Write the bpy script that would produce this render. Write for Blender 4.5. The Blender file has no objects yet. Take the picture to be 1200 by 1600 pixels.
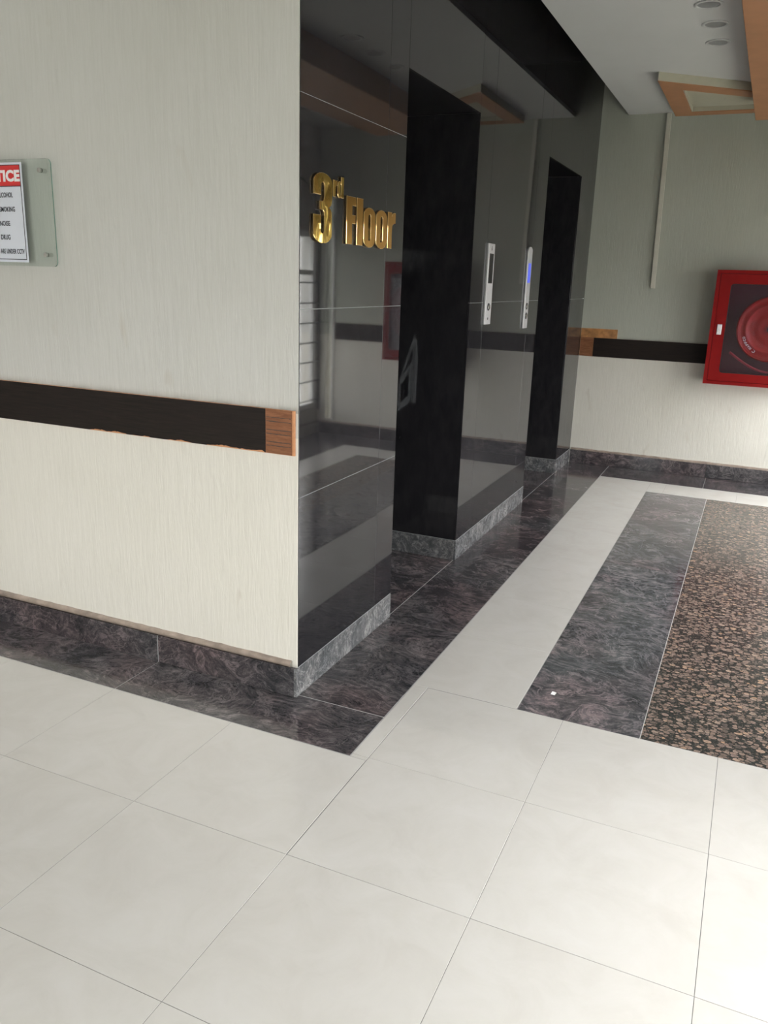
import bpy, bmesh, math, random
from mathutils import Vector, Matrix
random.seed(4)
S = bpy.context.scene
COL = S.collection

# ------------------------------------------------------------------ camera
def rotmat(yaw, pit, rol):
    cy, sy, cp, sp, cr, sr = math.cos(yaw), math.sin(yaw), math.cos(pit), math.sin(pit), math.cos(rol), math.sin(rol)
    f = Vector((sy*cp, cy*cp, -sp)); r = Vector((cy, -sy, 0)); u = r.cross(f)
    return cr*r + sr*u, -sr*r + cr*u, f
cam_d = bpy.data.cameras.new('camera'); cam = bpy.data.objects.new('camera', cam_d); COL.objects.link(cam)
r_, u_, f_ = rotmat(-0.413356539, 0.277468831, 0.0334194969)
m = Matrix((r_, u_, -f_)).transposed().to_4x4(); m.translation = Vector((1.71097, -1.86652, 1.73284))
cam.matrix_world = m
cam_d.sensor_fit = 'VERTICAL'; cam_d.sensor_height = 36; cam_d.lens = 36*1277.604/1600
cam_d.clip_start = .02; cam_d.clip_end = 500
S.camera = cam

# ------------------------------------------------------------------ sky, daylight, exposure
W = bpy.data.worlds.new('overcast_sky'); S.world = W; W.use_nodes = True
nt = W.node_tree; bg = nt.nodes['Background']
tc = nt.nodes.new('ShaderNodeTexCoord'); sep = nt.nodes.new('ShaderNodeSeparateXYZ'); rmp = nt.nodes.new('ShaderNodeValToRGB')
nt.links.new(tc.outputs['Generated'], sep.inputs[0]); nt.links.new(sep.outputs['Z'], rmp.inputs[0]); nt.links.new(rmp.outputs[0], bg.inputs[0])
rmp.color_ramp.elements[0].color = (.335, .335, .335, 1); rmp.color_ramp.elements[1].color = (.98, .99, 1, 1)   # overcast: zenith three times the horizon
bg.inputs[1].default_value = 32.0
S.view_settings.view_transform = 'Standard'; S.view_settings.look = 'None'
S.view_settings.gamma = 1; S.view_settings.use_curve_mapping = False
S.view_settings.exposure = -0.12
S.cycles.max_bounces = 10; S.cycles.diffuse_bounces = 6; S.cycles.glossy_bounces = 5
S.cycles.transparent_max_bounces = 12; S.cycles.caustics_reflective = False; S.cycles.caustics_refractive = False
S.cycles.sample_clamp_indirect = 6
def portal(loc, rot, w, h):
    l = bpy.data.lights.new('window_portal', 'AREA'); l.shape = 'RECTANGLE'; l.size = w; l.size_y = h
    l.cycles.is_portal = True
    o = bpy.data.objects.new('window_portal', l); COL.objects.link(o); o.location = loc; o.rotation_euler = rot

# openings in the right-hand wall: y0, y1, z0, z1
RX = 3.05
OPEN_R = [(4.25, 6.36, .29, 2.20), (1.95, 3.75, .20, 2.20), (-1.2, .98, .25, 2.15), (-4.3, -2.1, .29, 2.12)]
OPEN_N = [(-2.9, .2, .50, 2.05)]           # in the wall behind the camera: x0, x1, z0, z1
NY = -4.6
for y0, y1, z0, z1 in OPEN_R: portal((RX+.17, (y0+y1)/2, (z0+z1)/2), (0, math.pi/2, 0), z1-z0, y1-y0)
for x0, x1, z0, z1 in OPEN_N: portal(((x0+x1)/2, NY-.17, (z0+z1)/2), (math.pi/2, 0, 0), x1-x0, z1-z0)

# ------------------------------------------------------------------ materials
def mat(name):
    M = bpy.data.materials.new(name); M.use_nodes = True; t = M.node_tree
    return M, t, t.nodes['Principled BSDF']
def N(t, kind, **kw):
    n = t.nodes.new('ShaderNode'+kind)
    for k, v in kw.items():
        if k in n.inputs.keys() if hasattr(n.inputs, 'keys') else False: n.inputs[k].default_value = v
        else: setattr(n, k, v)
    return n
def ramp(t, src, stops, interp='LINEAR'):
    r = t.nodes.new('ShaderNodeValToRGB'); t.links.new(src, r.inputs[0]); e = r.color_ramp.elements
    r.color_ramp.interpolation = interp
    while len(e) > 1: e.remove(e[0])
    e[0].position = stops[0][0]; e[0].color = (*stops[0][1], 1)
    for p, c in stops[1:]:
        x = e.new(p); x.color = (*c, 1)
    return r.outputs[0]
def coords(t, scale=(1, 1, 1), rand=True):
    tc = t.nodes.new('ShaderNodeTexCoord'); mp = t.nodes.new('ShaderNodeMapping'); mp.inputs['Scale'].default_value = scale
    t.links.new(tc.outputs['Object'], mp.inputs['Vector'])
    if rand:
        oi = t.nodes.new('ShaderNodeObjectInfo'); mu = t.nodes.new('ShaderNodeVectorMath'); mu.operation = 'SCALE'
        mu.inputs[0].default_value = (31, 17, 23); t.links.new(oi.outputs['Random'], mu.inputs['Scale'])
        t.links.new(mu.outputs[0], mp.inputs['Location'])
    return mp.outputs[0]
def noise(t, vec, scale, detail=3, rough=.5, dist=0):
    n = t.nodes.new('ShaderNodeTexNoise'); t.links.new(vec, n.inputs['Vector'])
    n.inputs['Scale'].default_value = scale; n.inputs['Detail'].default_value = detail
    n.inputs['Roughness'].default_value = rough; n.inputs['Distortion'].default_value = dist
    return n
def mix(t, fac, a, b, mode='MIX'):
    n = t.nodes.new('ShaderNodeMix'); n.data_type = 'RGBA'; n.blend_type = mode
    for s, v in ((n.inputs[0], fac), (n.inputs[6], a), (n.inputs[7], b)):
        if isinstance(v, (int, float)): s.default_value = v
        elif isinstance(v, tuple): s.default_value = (*v, 1)
        else: t.links.new(v, s)
    return n.outputs[2]
def math_(t, op, a, b=None, clamp=False):
    n = t.nodes.new('ShaderNodeMath'); n.operation = op; n.use_clamp = clamp
    for s, v in ((n.inputs[0], a), (n.inputs[1], b)):
        if v is None: continue
        if isinstance(v, (int, float)): s.default_value = v
        else: t.links.new(v, s)
    return n.outputs[0]
def bump(t, bsdf, h, strength, dist):
    b = t.nodes.new('ShaderNodeBump'); b.inputs['Strength'].default_value = strength; b.inputs['Distance'].default_value = dist
    t.links.new(h, b.inputs['Height']); t.links.new(b.outputs[0], bsdf.inputs['Normal'])
def plain(name, col, rough=.5, metal=0, var=.08, vs=20, bmp=0, ior=1.5, emit=None, coat=0, spec=.5):
    M, t, b = mat(name); v = coords(t); b.inputs['Specular IOR Level'].default_value = spec
    n = noise(t, v, vs, 4)
    lo = tuple(c*(1-var) for c in col); hi = tuple(min(1, c*(1+var)) for c in col)
    t.links.new(ramp(t, n.outputs[0], [(.3, lo), (.7, hi)]), b.inputs['Base Color'])
    b.inputs['Roughness'].default_value = rough; b.inputs['Metallic'].default_value = metal; b.inputs['IOR'].default_value = ior
    b.inputs['Coat Weight'].default_value = coat; b.inputs['Coat Roughness'].default_value = .08
    if bmp: bump(t, b, n.outputs[0], 1, bmp)
    if emit: b.inputs['Emission Color'].default_value = (*emit[0], 1); b.inputs['Emission Strength'].default_value = emit[1]
    return M

def plaster(name, upper, lower, split, dirt):
    M, t, b = mat(name)
    v = coords(t, (1, 1, .05), False); v0 = coords(t, (1, 1, 1), False)
    n = noise(t, v, 110, 3, .6, .6); n2 = noise(t, coords(t, (1, 1, .12), False), 45, 3, .6, 1.2)
    sep = t.nodes.new('ShaderNodeSeparateXYZ'); t.links.new(v0, sep.inputs[0]); z = sep.outputs['Z']
    big = noise(t, v0, 1.6, 3)
    step = math_(t, 'GREATER_THAN', z, split)
    c = mix(t, step, lower, upper)
    c = mix(t, 1.0, c, ramp(t, big.outputs[0], [(.35, (1, 1, 1)), (.75, (.95, .95, .935))]), 'MULTIPLY')
    c = mix(t, .5, c, mix(t, 1.0, c, ramp(t, n.outputs[0], [(.3, (.90, .90, .88)), (.6, (1, 1, 1))]), 'MULTIPLY'))
    # sooty line where dust settles just above the rail, and scuffs by the skirting
    d = noise(t, v0, 14, 4)
    for z0, wdt, amt in dirt:
        a = math_(t, 'SUBTRACT', z, z0); a = math_(t, 'DIVIDE', a, wdt); a = math_(t, 'SUBTRACT', 1.0, a, True)
        ok = math_(t, 'GREATER_THAN', z, z0-.01); a = math_(t, 'MULTIPLY', a, ok); a = math_(t, 'MULTIPLY', a, a)
        a = math_(t, 'MULTIPLY', a, math_(t, 'MULTIPLY', d.outputs[0], amt), True)
        c = mix(t, a, c, (.13, .12, .10))
    # scattered scuffs
    sc = noise(t, coords(t, (1, 1, .4), False), 9, 2, .5, .4)
    c = mix(t, math_(t, 'MULTIPLY', ramp(t, sc.outputs[0], [(.70, (0, 0, 0)), (.78, (1, 1, 1))]), .25), c, (.40, .34, .26))
    t.links.new(c, b.inputs['Base Color']); b.inputs['Roughness'].default_value = .62
    h = math_(t, 'ADD', math_(t, 'MULTIPLY', n.outputs[0], .6), n2.outputs[0])
    bump(t, b, h, .55, .004)
    return M

def granite(name, dark, mid, light, tint, rough=.1, scale=1.0, spec=1):
    M, t, b = mat(name); v = coords(t, (scale, scale, scale))
    w = noise(t, v, 2.0, 3, .5, .3)
    wv = t.nodes.new('ShaderNodeVectorMath'); wv.operation = 'MULTIPLY_ADD'
    t.links.new(w.outputs['Color'], wv.inputs[0]); wv.inputs[1].default_value = (.62, .62, .62); t.links.new(v, wv.inputs[2])
    mp = t.nodes.new('ShaderNodeMapping'); mp.inputs['Scale'].default_value = (1.6, 7.0, 3.0); mp.inputs['Rotation'].default_value = (0, 0, .45)
    t.links.new(wv.outputs[0], mp.inputs[0])
    n = noise(t, mp.outputs[0], 6.5, 14, .80, .2)
    n2 = noise(t, v, 9, 8, .7, .6)
    f = math_(t, 'ADD', math_(t, 'MULTIPLY', n.outputs[0], .68), math_(t, 'MULTIPLY', n2.outputs[0], .32))
    c = ramp(t, f, [(.38, dark), (.46, tuple((x+y)/2 for x, y in zip(dark, mid))), (.51, mid), (.57, light), (.64, tuple(x*1.5 for x in light))])
    va = noise(t, mp.outputs[0], 3.0, 8, .62, .2); vb = noise(t, wv.outputs[0], 4.2, 9, .62, .3)
    c = mix(t, math_(t, 'MULTIPLY', ramp(t, va.outputs[0], [(.470, (0, 0, 0)), (.492, (1, 1, 1)), (.508, (0, 0, 0))]), .75), c, dark)
    c = mix(t, math_(t, 'MULTIPLY', ramp(t, vb.outputs[0], [(.492, (0, 0, 0)), (.505, (1, 1, 1)), (.52, (0, 0, 0))]), .45), c, tuple(x*1.9 for x in light))
    big = noise(t, v, 1.7, 2, .5, .4)
    c = mix(t, ramp(t, big.outputs[0], [(.42, (0, 0, 0)), (.62, (1, 1, 1))]), c, mix(t, 1.0, c, tint, 'MULTIPLY'))
    big2 = noise(t, v, 3.1, 3, .5, .8)
    c = mix(t, 1.0, c, ramp(t, big2.outputs[0], [(.35, (.72, .74, .76)), (.65, (1.25, 1.22, 1.2))]), 'MULTIPLY')
    sp = noise(t, v, 150, 5, .8)
    c = mix(t, ramp(t, sp.outputs[0], [(.58, (0, 0, 0)), (.74, (.42*spec,)*3)]), c, (.34, .33, .33))
    c = mix(t, ramp(t, sp.outputs[0], [(.30, (.7, .7, .7)), (.44, (0, 0, 0))]), c, (.015, .017, .020))
    t.links.new(c, b.inputs['Base Color']); b.inputs['Roughness'].default_value = rough
    return M

def baltic():
    M, t, b = mat('baltic_brown_granite'); v = coords(t, (1.0, 1.35, 1))
    w = noise(t, v, 28, 3)
    wv = t.nodes.new('ShaderNodeVectorMath'); wv.operation = 'MULTIPLY_ADD'
    t.links.new(w.outputs['Color'], wv.inputs[0]); wv.inputs[1].default_value = (.005,)*3; t.links.new(v, wv.inputs[2])
    def layer(scale, r0, r1, below, cols):
        n = t.nodes.new('ShaderNodeTexVoronoi'); n.inputs['Scale'].default_value = scale; t.links.new(wv.outputs[0], n.inputs['Vector'])
        q = t.nodes.new('ShaderNodeSeparateColor'); t.links.new(n.outputs['Color'], q.inputs[0])
        rad = math_(t, 'MULTIPLY_ADD', q.outputs[1], r1-r0); rad.node.inputs[2].default_value = r0
        k = math_(t, 'DIVIDE', math_(t, 'SUBTRACT', rad, n.outputs['Distance']), .05, True)
        ed = t.nodes.new('ShaderNodeTexVoronoi'); ed.feature = 'DISTANCE_TO_EDGE'; ed.inputs['Scale'].default_value = scale; t.links.new(wv.outputs[0], ed.inputs['Vector'])
        k = math_(t, 'MULTIPLY', k, math_(t, 'DIVIDE', math_(t, 'SUBTRACT', ed.outputs['Distance'], .025), .05, True))
        cc = ramp(t, q.outputs[0], cols)
        # ovoids: paler rim, darker heart
        h = math_(t, 'DIVIDE', n.outputs['Distance'], rad, True)
        cc = mix(t, 1.0, cc, ramp(t, h, [(0, (.86, .84, .82)), (.6, (.95, .95, .95)), (.85, (1.15, 1.15, 1.15))]), 'MULTIPLY')
        return mix(t, k, below, cc)
    fine = noise(t, v, 120, 4, .7)
    base = ramp(t, fine.outputs[0], [(.35, (.012, .015, .015)), (.55, (.035, .037, .035)), (.72, (.11, .10, .09))])
    c = layer(80, .2, .55, base, [(0, (.03, .032, .03)), (.35, (.07, .06, .052)), (.6, (.15, .11, .09)), (1, (.21, .155, .125))])
    c = layer(36, .36, .64, c, [(0, (.09, .075, .068)), (.25, (.17, .13, .11)), (.5, (.25, .18, .145)), (.75, (.20, .155, .135)), (.9, (.33, .25, .20)), (1, (.36, .23, .15))])
    g = noise(t, v, 190, 3); c = mix(t, .7, c, mix(t, 1.0, c, ramp(t, g.outputs[0], [(.35, (.55, .56, .58)), (.6, (1.15, 1.12, 1.1))]), 'MULTIPLY'))
    t.links.new(c, b.inputs['Base Color']); b.inputs['Roughness'].default_value = .2; b.inputs['IOR'].default_value = 1.45
    return M

def beige():
    M, t, b = mat('beige_porcelain'); v = coords(t)
    n = noise(t, v, 5, 8, .65, .8)
    c = ramp(t, n.outputs[0], [(.3, (.475, .457, .422)), (.5, (.50, .485, .452)), (.7, (.52, .507, .478))])
    s = noise(t, v, 26, 2, .5, .5)
    c = mix(t, ramp(t, s.outputs[0], [(.74, (0, 0, 0)), (.80, (.10, .10, .10))]), c, (.40, .38, .35))
    t.links.new(c, b.inputs['Base Color'])
    r = noise(t, v, 3, 3); rr = math_(t, 'MULTIPLY_ADD', r.outputs[0], .12); rr.node.inputs[2].default_value = .14
    t.links.new(rr, b.inputs['Roughness'])
    return M

def black_marble():
    M, t, b = mat('polished_black_marble'); v = coords(t, (1, 1, .35))
    n = noise(t, v, 22, 6, .6, .3)
    t.links.new(ramp(t, n.outputs[0], [(.3, (.013, .013, .015)), (.7, (.024, .023, .025))]), b.inputs['Base Color'])
    b.inputs['Roughness'].default_value = .035; b.inputs['IOR'].default_value = 1.49
    return M

def dark_wood(name, a, c2, sc=(3, 60, 60), rough=.35):
    M, t, b = mat(name); v = coords(t, sc); n = noise(t, v, 2.2, 5, .6, .6)
    t.links.new(ramp(t, n.outputs[0], [(.3, a), (.7, c2)]), b.inputs['Base Color']); b.inputs['Roughness'].default_value = rough; b.inputs['Specular IOR Level'].default_value = .16
    return M
def clear(name, tint, gloss=.06):
    M = bpy.data.materials.new(name); M.use_nodes = True; t = M.node_tree; t.nodes.clear()
    o = t.nodes.new('ShaderNodeOutputMaterial'); tr = t.nodes.new('ShaderNodeBsdfTransparent'); gl = t.nodes.new('ShaderNodeBsdfGlossy')
    mx = t.nodes.new('ShaderNodeMixShader'); lw = t.nodes.new('ShaderNodeLayerWeight'); lw.inputs[0].default_value = .5
    fr = math_(t, 'MULTIPLY', math_(t, 'POWER', lw.outputs['Facing'], 5.0), .94); fr = math_(t, 'ADD', fr, gloss)
    tr.inputs[0].default_value = (*tint, 1); gl.inputs['Roughness'].default_value = .02
    t.links.new(fr, mx.inputs[0]); t.links.new(tr.outputs[0], mx.inputs[1]); t.links.new(gl.outputs[0], mx.inputs[2])
    t.links.new(mx.outputs[0], o.inputs[0]); return M
def gold(name, col, warp):
    M, t, b = mat(name); v = coords(t, (1, 1, .6)); n = noise(t, v, 14, 1, .4, .5)
    b.inputs['Base Color'].default_value = (*col, 1); b.inputs['Metallic'].default_value = 1; b.inputs['Roughness'].default_value = .05
    if warp: bump(t, b, n.outputs[0], 1, warp)
    return M

M_wall = plaster('cream_combed_plaster', (.56, .555, .525), (.715, .69, .625), 1.12, [(1.228, .035, .9), (.13, .03, 1.2)])
M_wallfar = plaster('grey_green_combed_plaster', (.40, .415, .36), (.66, .64, .575), 1.12, [(1.25, .03, .9), (.13, .03, 1.4)])
M_marble = black_marble()
M_grout = plain('light_grout', (.42, .42, .41), .9, var=.15)
M_filler = plain('pale_grout_filler', (.30, .31, .31), .8)
M_joint = plain('grey_grout', (.13, .13, .128), .9, var=.15)
M_beige = beige()
M_gran = granite('dark_veined_granite', (.020, .022, .024), (.068, .064, .067), (.125, .112, .114), (1.10, .95, .95))
M_gran2 = granite('grey_veined_granite', (.026, .032, .035), (.090, .093, .098), (.18, .165, .17), (1.13, .97, .97), scale=.9)
M_skirt_sheen = granite('flecked_granite_painted_sheen', (.05, .055, .058), (.11, .112, .115), (.22, .22, .22), (1.0, 1, 1), rough=.22, scale=1.6, spec=1.6)  # paler copy of the dark skirting stone; window sheen put into its colour
M_brown = baltic()
M_lam = dark_wood('dark_walnut_laminate', (.010, .0075, .0065), (.021, .015, .012), rough=.6)
M_mdf = plain('orange_fibreboard', (.52, .25, .12), .75, var=.12, vs=60)
M_mdf2 = dark_wood('bare_red_brown_board', (.15, .060, .028), (.27, .12, .06), (8, 60, 60), .55)
M_glue = plain('dark_glue', (.05, .025, .015), .5)
M_patch = plain('varnished_orange_patch', (.36, .17, .06), .3, var=.4, vs=18, bmp=.001)
M_mortar = plain('taupe_mortar_bead', (.27, .215, .175), .6, var=.3, vs=18, bmp=.002)
M_ceil = plain('grey_white_ceiling_paint', (.56, .565, .56), .8, var=.02, vs=3)
M_dark = plain('unlit_slab_concrete', (.10, .10, .10), .9)  # dark base stands in for the shade above the dropped ceiling
M_orange = plain('orange_wood_veneer', (.38, .180, .085), .5, var=.07, vs=9)
M_cream = plain('cream_gypsum', (.44, .425, .34), .8, var=.03)
M_white = plain('white_window_frame', (.78, .78, .76), .4, var=.03)
M_bar = plain('dark_grille_iron', (.03, .03, .035), .5)
M_trunk = plain('painted_trunking', (.52, .51, .44), .5, var=.04)
M_red = plain('red_enamel', (.19, .0045, .0045), .5, spec=.2, var=.05, ior=1.35)
M_reddark = plain('cabinet_inside_maroon', (.075, .012, .022), .5)
M_reel = plain('red_reel_enamel', (.34, .009, .008), .3, spec=.3, var=.05)
M_hose = plain('red_rubber_hose', (.30, .02, .04), .5)
M_rub = plain('black_rubber', (.012, .012, .013), .6)
M_chrome = plain('chrome', (.75, .74, .72), .15, 1, var=.03)
M_steel = plain('brushed_steel', (.62, .62, .62), .34, 1, var=.04)
M_print = plain('white_ink', (.85, .85, .85), .5, var=.01)
M_paper = plain('white_paper', (.66, .69, .76), .6, var=.01)
M_redink = plain('red_ink', (.60, .03, .03), .5, var=.02)
M_ink = plain('black_ink', (.012, .014, .022), .5)
M_acr = clear('clear_green_acrylic', (.955, .98, .968))
M_acre = plain('green_acrylic_edge', (.12, .22, .18), .15)
M_pane = clear('window_glass', (.97, .97, .97))
M_cabglass = clear('smoked_cabinet_pane', (.84, .78, .83), .02)
M_gold = gold('gold_mirror_acrylic', (1.0, .64, .16), .006)
M_gold2 = gold('gold_acrylic_flat_dark_reflection', (.80, .42, .11), .0002)  # browner base carries the dark surroundings the Floor letters mirror
M_goldedge = gold('gold_polished_edge', (1.0, .70, .32), 0)
M_lift = plain('dark_mirror_steel', (.04, .046, .056), .16, 1, var=.05)
M_etch = plain('etched_steel', (.80, .86, .90), .6)
M_screen = plain('black_display', (.008, .008, .010), .15)
M_blue = plain('blue_lit_display', (.05, .07, .5), .3, emit=((.12, .17, .9), .6))
M_plate = plain('satin_plate', (.60, .60, .61), .42, .75, var=.03)
M_lamp = plain('frosted_lamp_glass', (.27, .275, .28), .35)
M_ring = plain('downlight_ring', (.50, .51, .51), .4)
M_ground = plain('outside_ground', (.20, .20, .17), .9, var=.3, vs=.3)
M_far = plain('pale_rendered_facade', (.62, .62, .60), .8)

# ------------------------------------------------------------------ mesh helpers
def box(bm, x0, x1, y0, y1, z0, z1, mi=0):
    vs = [bm.verts.new((x, y, z)) for z in (z0, z1) for y in (y0, y1) for x in (x0, x1)]
    fs = [(0, 2, 3, 1), (4, 5, 7, 6), (0, 1, 5, 4), (2, 6, 7, 3), (0, 4, 6, 2), (1, 3, 7, 5)]
    out = []
    for f in fs:
        fc = bm.faces.new([vs[i] for i in f]); fc.material_index = mi; out.append(fc)
    return out
def obj(name, bm, m, parent=None, bev=0, seg=1, smooth=False):
    if bev:
        bmesh.ops.bevel(bm, geom=list(bm.edges), offset=bev, segments=seg, affect='EDGES', profile=.5)
    bmesh.ops.recalc_face_normals(bm, faces=bm.faces)
    me = bpy.data.meshes.new(name); bm.to_mesh(me); bm.free()
    for q in (m if isinstance(m, (list, tuple)) else [m]): me.materials.append(q)
    if smooth:
        for p in me.polygons: p.use_smooth = True
    o = bpy.data.objects.new(name, me); COL.objects.link(o)
    if parent: o.parent = parent
    return o
def bx(name, d, m, parent=None, bev=0, seg=1):
    bm = bmesh.new(); box(bm, *d); return obj(name, bm, m, parent, bev, seg)
def bxl(name, d, m, parent, bev=0, rot=None, seg=1):
    """box with its own origin at its centre"""
    c = Vector(((d[0]+d[1])/2, (d[2]+d[3])/2, (d[4]+d[5])/2)); bm = bmesh.new()
    box(bm, d[0]-c.x, d[1]-c.x, d[2]-c.y, d[3]-c.y, d[4]-c.z, d[5]-c.z)
    o = obj(name, bm, m, parent, bev, seg); o.location = c - (parent.location if parent else Vector())
    if rot: o.rotation_euler = rot
    return o
def struct(o, label=None):
    o['kind'] = 'structure'
    if label: o['label'] = label
    return o
def tag(o, label, cat, group=None):
    o['label'] = label; o['category'] = cat
    if group: o['group'] = group
    return o
def empty(name, loc):
    o = bpy.data.objects.new(name, None); COL.objects.link(o); o.location = loc; o.empty_display_size = .05
    return o
def part(name, bm, m, parent, **kw):
    """mesh built in world coordinates, re-centred on its thing"""
    L = Vector(); q = parent
    while q: L += q.location; q = q.parent
    bmesh.ops.translate(bm, verts=bm.verts, vec=-L)
    return obj(name, bm, m, parent, **kw)
def pbox(name, d, m, parent, bev=0, seg=1):
    bm = bmesh.new(); box(bm, *d); return part(name, bm, m, parent, bev=bev, seg=seg)
def cyl(bm, c, axis, r, h, n=24, r2=None):
    """cylinder from c along axis ('x','y','z') with length h"""
    r2 = r if r2 is None else r2
    ax = {'x': Vector((1, 0, 0)), 'y': Vector((0, 1, 0)), 'z': Vector((0, 0, 1))}[axis]
    a = Vector((0, 0, 1)) if axis != 'z' else Vector((1, 0, 0)); b = ax.cross(a); c = Vector(c)
    A = [bm.verts.new(c + r*(math.cos(k*2*math.pi/n)*a + math.sin(k*2*math.pi/n)*b)) for k in range(n)]
    B = [bm.verts.new(c + ax*h + r2*(math.cos(k*2*math.pi/n)*a + math.sin(k*2*math.pi/n)*b)) for k in range(n)]
    bm.faces.new(A); bm.faces.new(B[::-1])
    for k in range(n): bm.faces.new((A[k], A[(k+1) % n], B[(k+1) % n], B[k]))
def lathe_y(bm, c, prof, n=64):
    """profile of (radius, y offset) turned about the y axis through c"""
    rings = []
    for r, y in prof:
        rings.append([bm.verts.new((c[0]+r*math.cos(k*2*math.pi/n), c[1]+y, c[2]+r*math.sin(k*2*math.pi/n))) for k in range(n)] if r > 1e-5 else [bm.verts.new((c[0], c[1]+y, c[2]))])
    for a, b in zip(rings, rings[1:]):
        for k in range(n):
            if len(a) == 1: bm.faces.new((a[0], b[k], b[(k+1) % n]))
            elif len(b) == 1: bm.faces.new((a[k], a[(k+1) % n], b[0]))
            else: bm.faces.new((a[k], a[(k+1) % n], b[(k+1) % n], b[k]))
def tube(bm, pts, r, n=8, closed=False):
    pts = [Vector(p) for p in pts]; rings = []
    for i, p in enumerate(pts):
        d = (pts[(i+1) % len(pts)] if (closed or i+1 < len(pts)) else p) - (pts[i-1] if (closed or i) else p)
        d.normalize(); a = d.orthogonal() if not rings else (rings[-1][1] - d*rings[-1][1].dot(d)); a.normalize(); b = d.cross(a)
        rings.append(([bm.verts.new(p + r*(math.cos(k*2*math.pi/n)*a+math.sin(k*2*math.pi/n)*b)) for k in range(n)], a))
    R = [x[0] for x in rings]
    for i in range(len(R)-(0 if closed else 1)):
        A, B = R[i], R[(i+1) % len(R)]
        for k in range(n): bm.faces.new((A[k], A[(k+1) % n], B[(k+1) % n], B[k]))
    if not closed: bm.faces.new(R[0][::-1]); bm.faces.new(R[-1])
def curve_mesh(name, loops, thick, bevel, org, ex, ey, ez, mats, parent):
    """flat glyph from closed loops (u, v); solid with small bevel; org + u*ex + v*ey, thickness along ez"""
    cu = bpy.data.curves.new(name, 'CURVE'); cu.dimensions = '2D'; cu.fill_mode = 'BOTH'
    cu.extrude = thick/2-bevel; cu.bevel_depth = bevel; cu.bevel_resolution = 1; cu.offset = -bevel
    for lp in loops:
        sp = cu.splines.new('POLY'); sp.points.add(len(lp)-1); sp.use_cyclic_u = True
        for p, (u, v) in zip(sp.points, lp): p.co = (u, v, 0, 1)
    return from_curve(name, cu, thick, org, ex, ey, ez, mats, parent)
def from_curve(name, cu, thick, org, ex, ey, ez, mats, parent, fit=None):
    tmp = bpy.data.objects.new(name, cu); COL.objects.link(tmp)
    dg = bpy.context.evaluated_depsgraph_get(); dg.update(); me = bpy.data.meshes.new_from_object(tmp.evaluated_get(dg))
    COL.objects.unlink(tmp); bpy.data.objects.remove(tmp)
    if fit:
        xs = [v.co.x for v in me.vertices]; ys = [v.co.y for v in me.vertices]
        x0, x1, y0, y1 = min(xs), max(xs), min(ys), max(ys)
        for v in me.vertices: v.co.x = (v.co.x-x0)/(x1-x0)*fit[0]; v.co.y = (v.co.y-y0)/(y1-y0)*fit[1]
    L = Vector(); q = parent
    while q: L += q.location; q = q.parent
    ex, ey, ez, org = Vector(ex), Vector(ey), Vector(ez), Vector(org)-L
    for v in me.vertices:
        c = v.co.copy(); v.co = org + ex*c.x + ey*c.y + ez*(c.z+thick/2)
    me.materials.clear()
    for q in mats: me.materials.append(q)
    if len(mats) > 1:
        for p in me.polygons: p.material_index = 0 if abs(p.normal.dot(ez)) > .97 else 1
    for p in me.polygons: p.use_smooth = False
    o = bpy.data.objects.new(name, me); COL.objects.link(o); o.parent = parent
    return o
def text(name, body, org, ex, ey, w, h, m, parent, bold=.0, thick=.0006):
    cu = bpy.data.curves.new(name, 'FONT'); cu.body = body; cu.extrude = .01; cu.offset = bold; cu.resolution_u = 3; cu.space_character = 1.05
    ez = Vector(ex).cross(Vector(ey))
    o = from_curve(name, cu, 0, org, ex, ey, ez, [m], parent, fit=(w, h))
    zs = [v.co.copy() for v in o.data.vertices]; L = Vector(); q = parent
    while q: L += q.location; q = q.parent
    base = (Vector(org)-L).dot(ez)
    for v in o.data.vertices:
        k = v.co.dot(ez)-base; v.co += ez*((thick if k > 0 else 0)-k)
    return o

# ------------------------------------------------------------------ floor
floor = struct(bx('floor', (-5.2, RX+.2, NY-.2, 6.7, -.15, -.0012), M_joint), 'floor of beige tiles with dark and brown granite inlays')
TT = .012
def slab(name, x0, x1, y0, y1, m, g=.0008, lift=0, par=None):
    return bxl(name, (x0+g, x1-g, y0+g, y1-g, -TT, lift), m, par or floor, bev=.0005)
# grout bed in a light tone below the granite
bed = bx('grout_bed', (-5.1, .532, .58, .862, -.0012, -.0009), M_grout, floor)
bed = bx('grout_bed', (-.9, .5315, .862, 6.4, -.0012, -.0009), M_grout, floor)
bed = bx('grout_bed', (.5315, RX, 5.898, 6.4, -.0012, -.0009), M_grout, floor)
bed = bx('grout_bed', (1.003, 2.10, 1.217, 5.498, -.0012, -.0009), M_grout, floor)
proto = None
def tile600(x, y):
    global proto
    if proto is None:
        proto = bxl('beige_tile', (x+.0008, x+.5992, y+.0008, y+.5992, -TT, 0), M_beige, floor, bev=.0005)
    else:
        c = proto.copy(); c.location = (x+.3, y+.3, proto.location.z); COL.objects.link(c)
for j in range(-8, 1):
    for i in range(-9, 5):
        x, y = i*.6, j*.6
        if y < NY: continue
        if x < .5 and j == 0:                       # last row before the near dark border
            slab('beige_tile', x, (x+.6 if i < 0 else .598), y, .578, M_beige); continue
        if x+.6 > RX:
            slab('beige_tile', x, RX, y, y+.6, M_beige); continue
        tile600(x, y)
# the row that meets the brown inlay, the thin filler strip beside the dark border
slab('beige_tile', .533, .599, .599, 1.218, M_beige); slab('beige_tile', .533, .599, .5785, .599, M_beige)
for i in range(1, 5):
    slab('beige_tile', i*.6, min(i*.6+.6, RX), .6, 1.215, M_beige)
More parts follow.
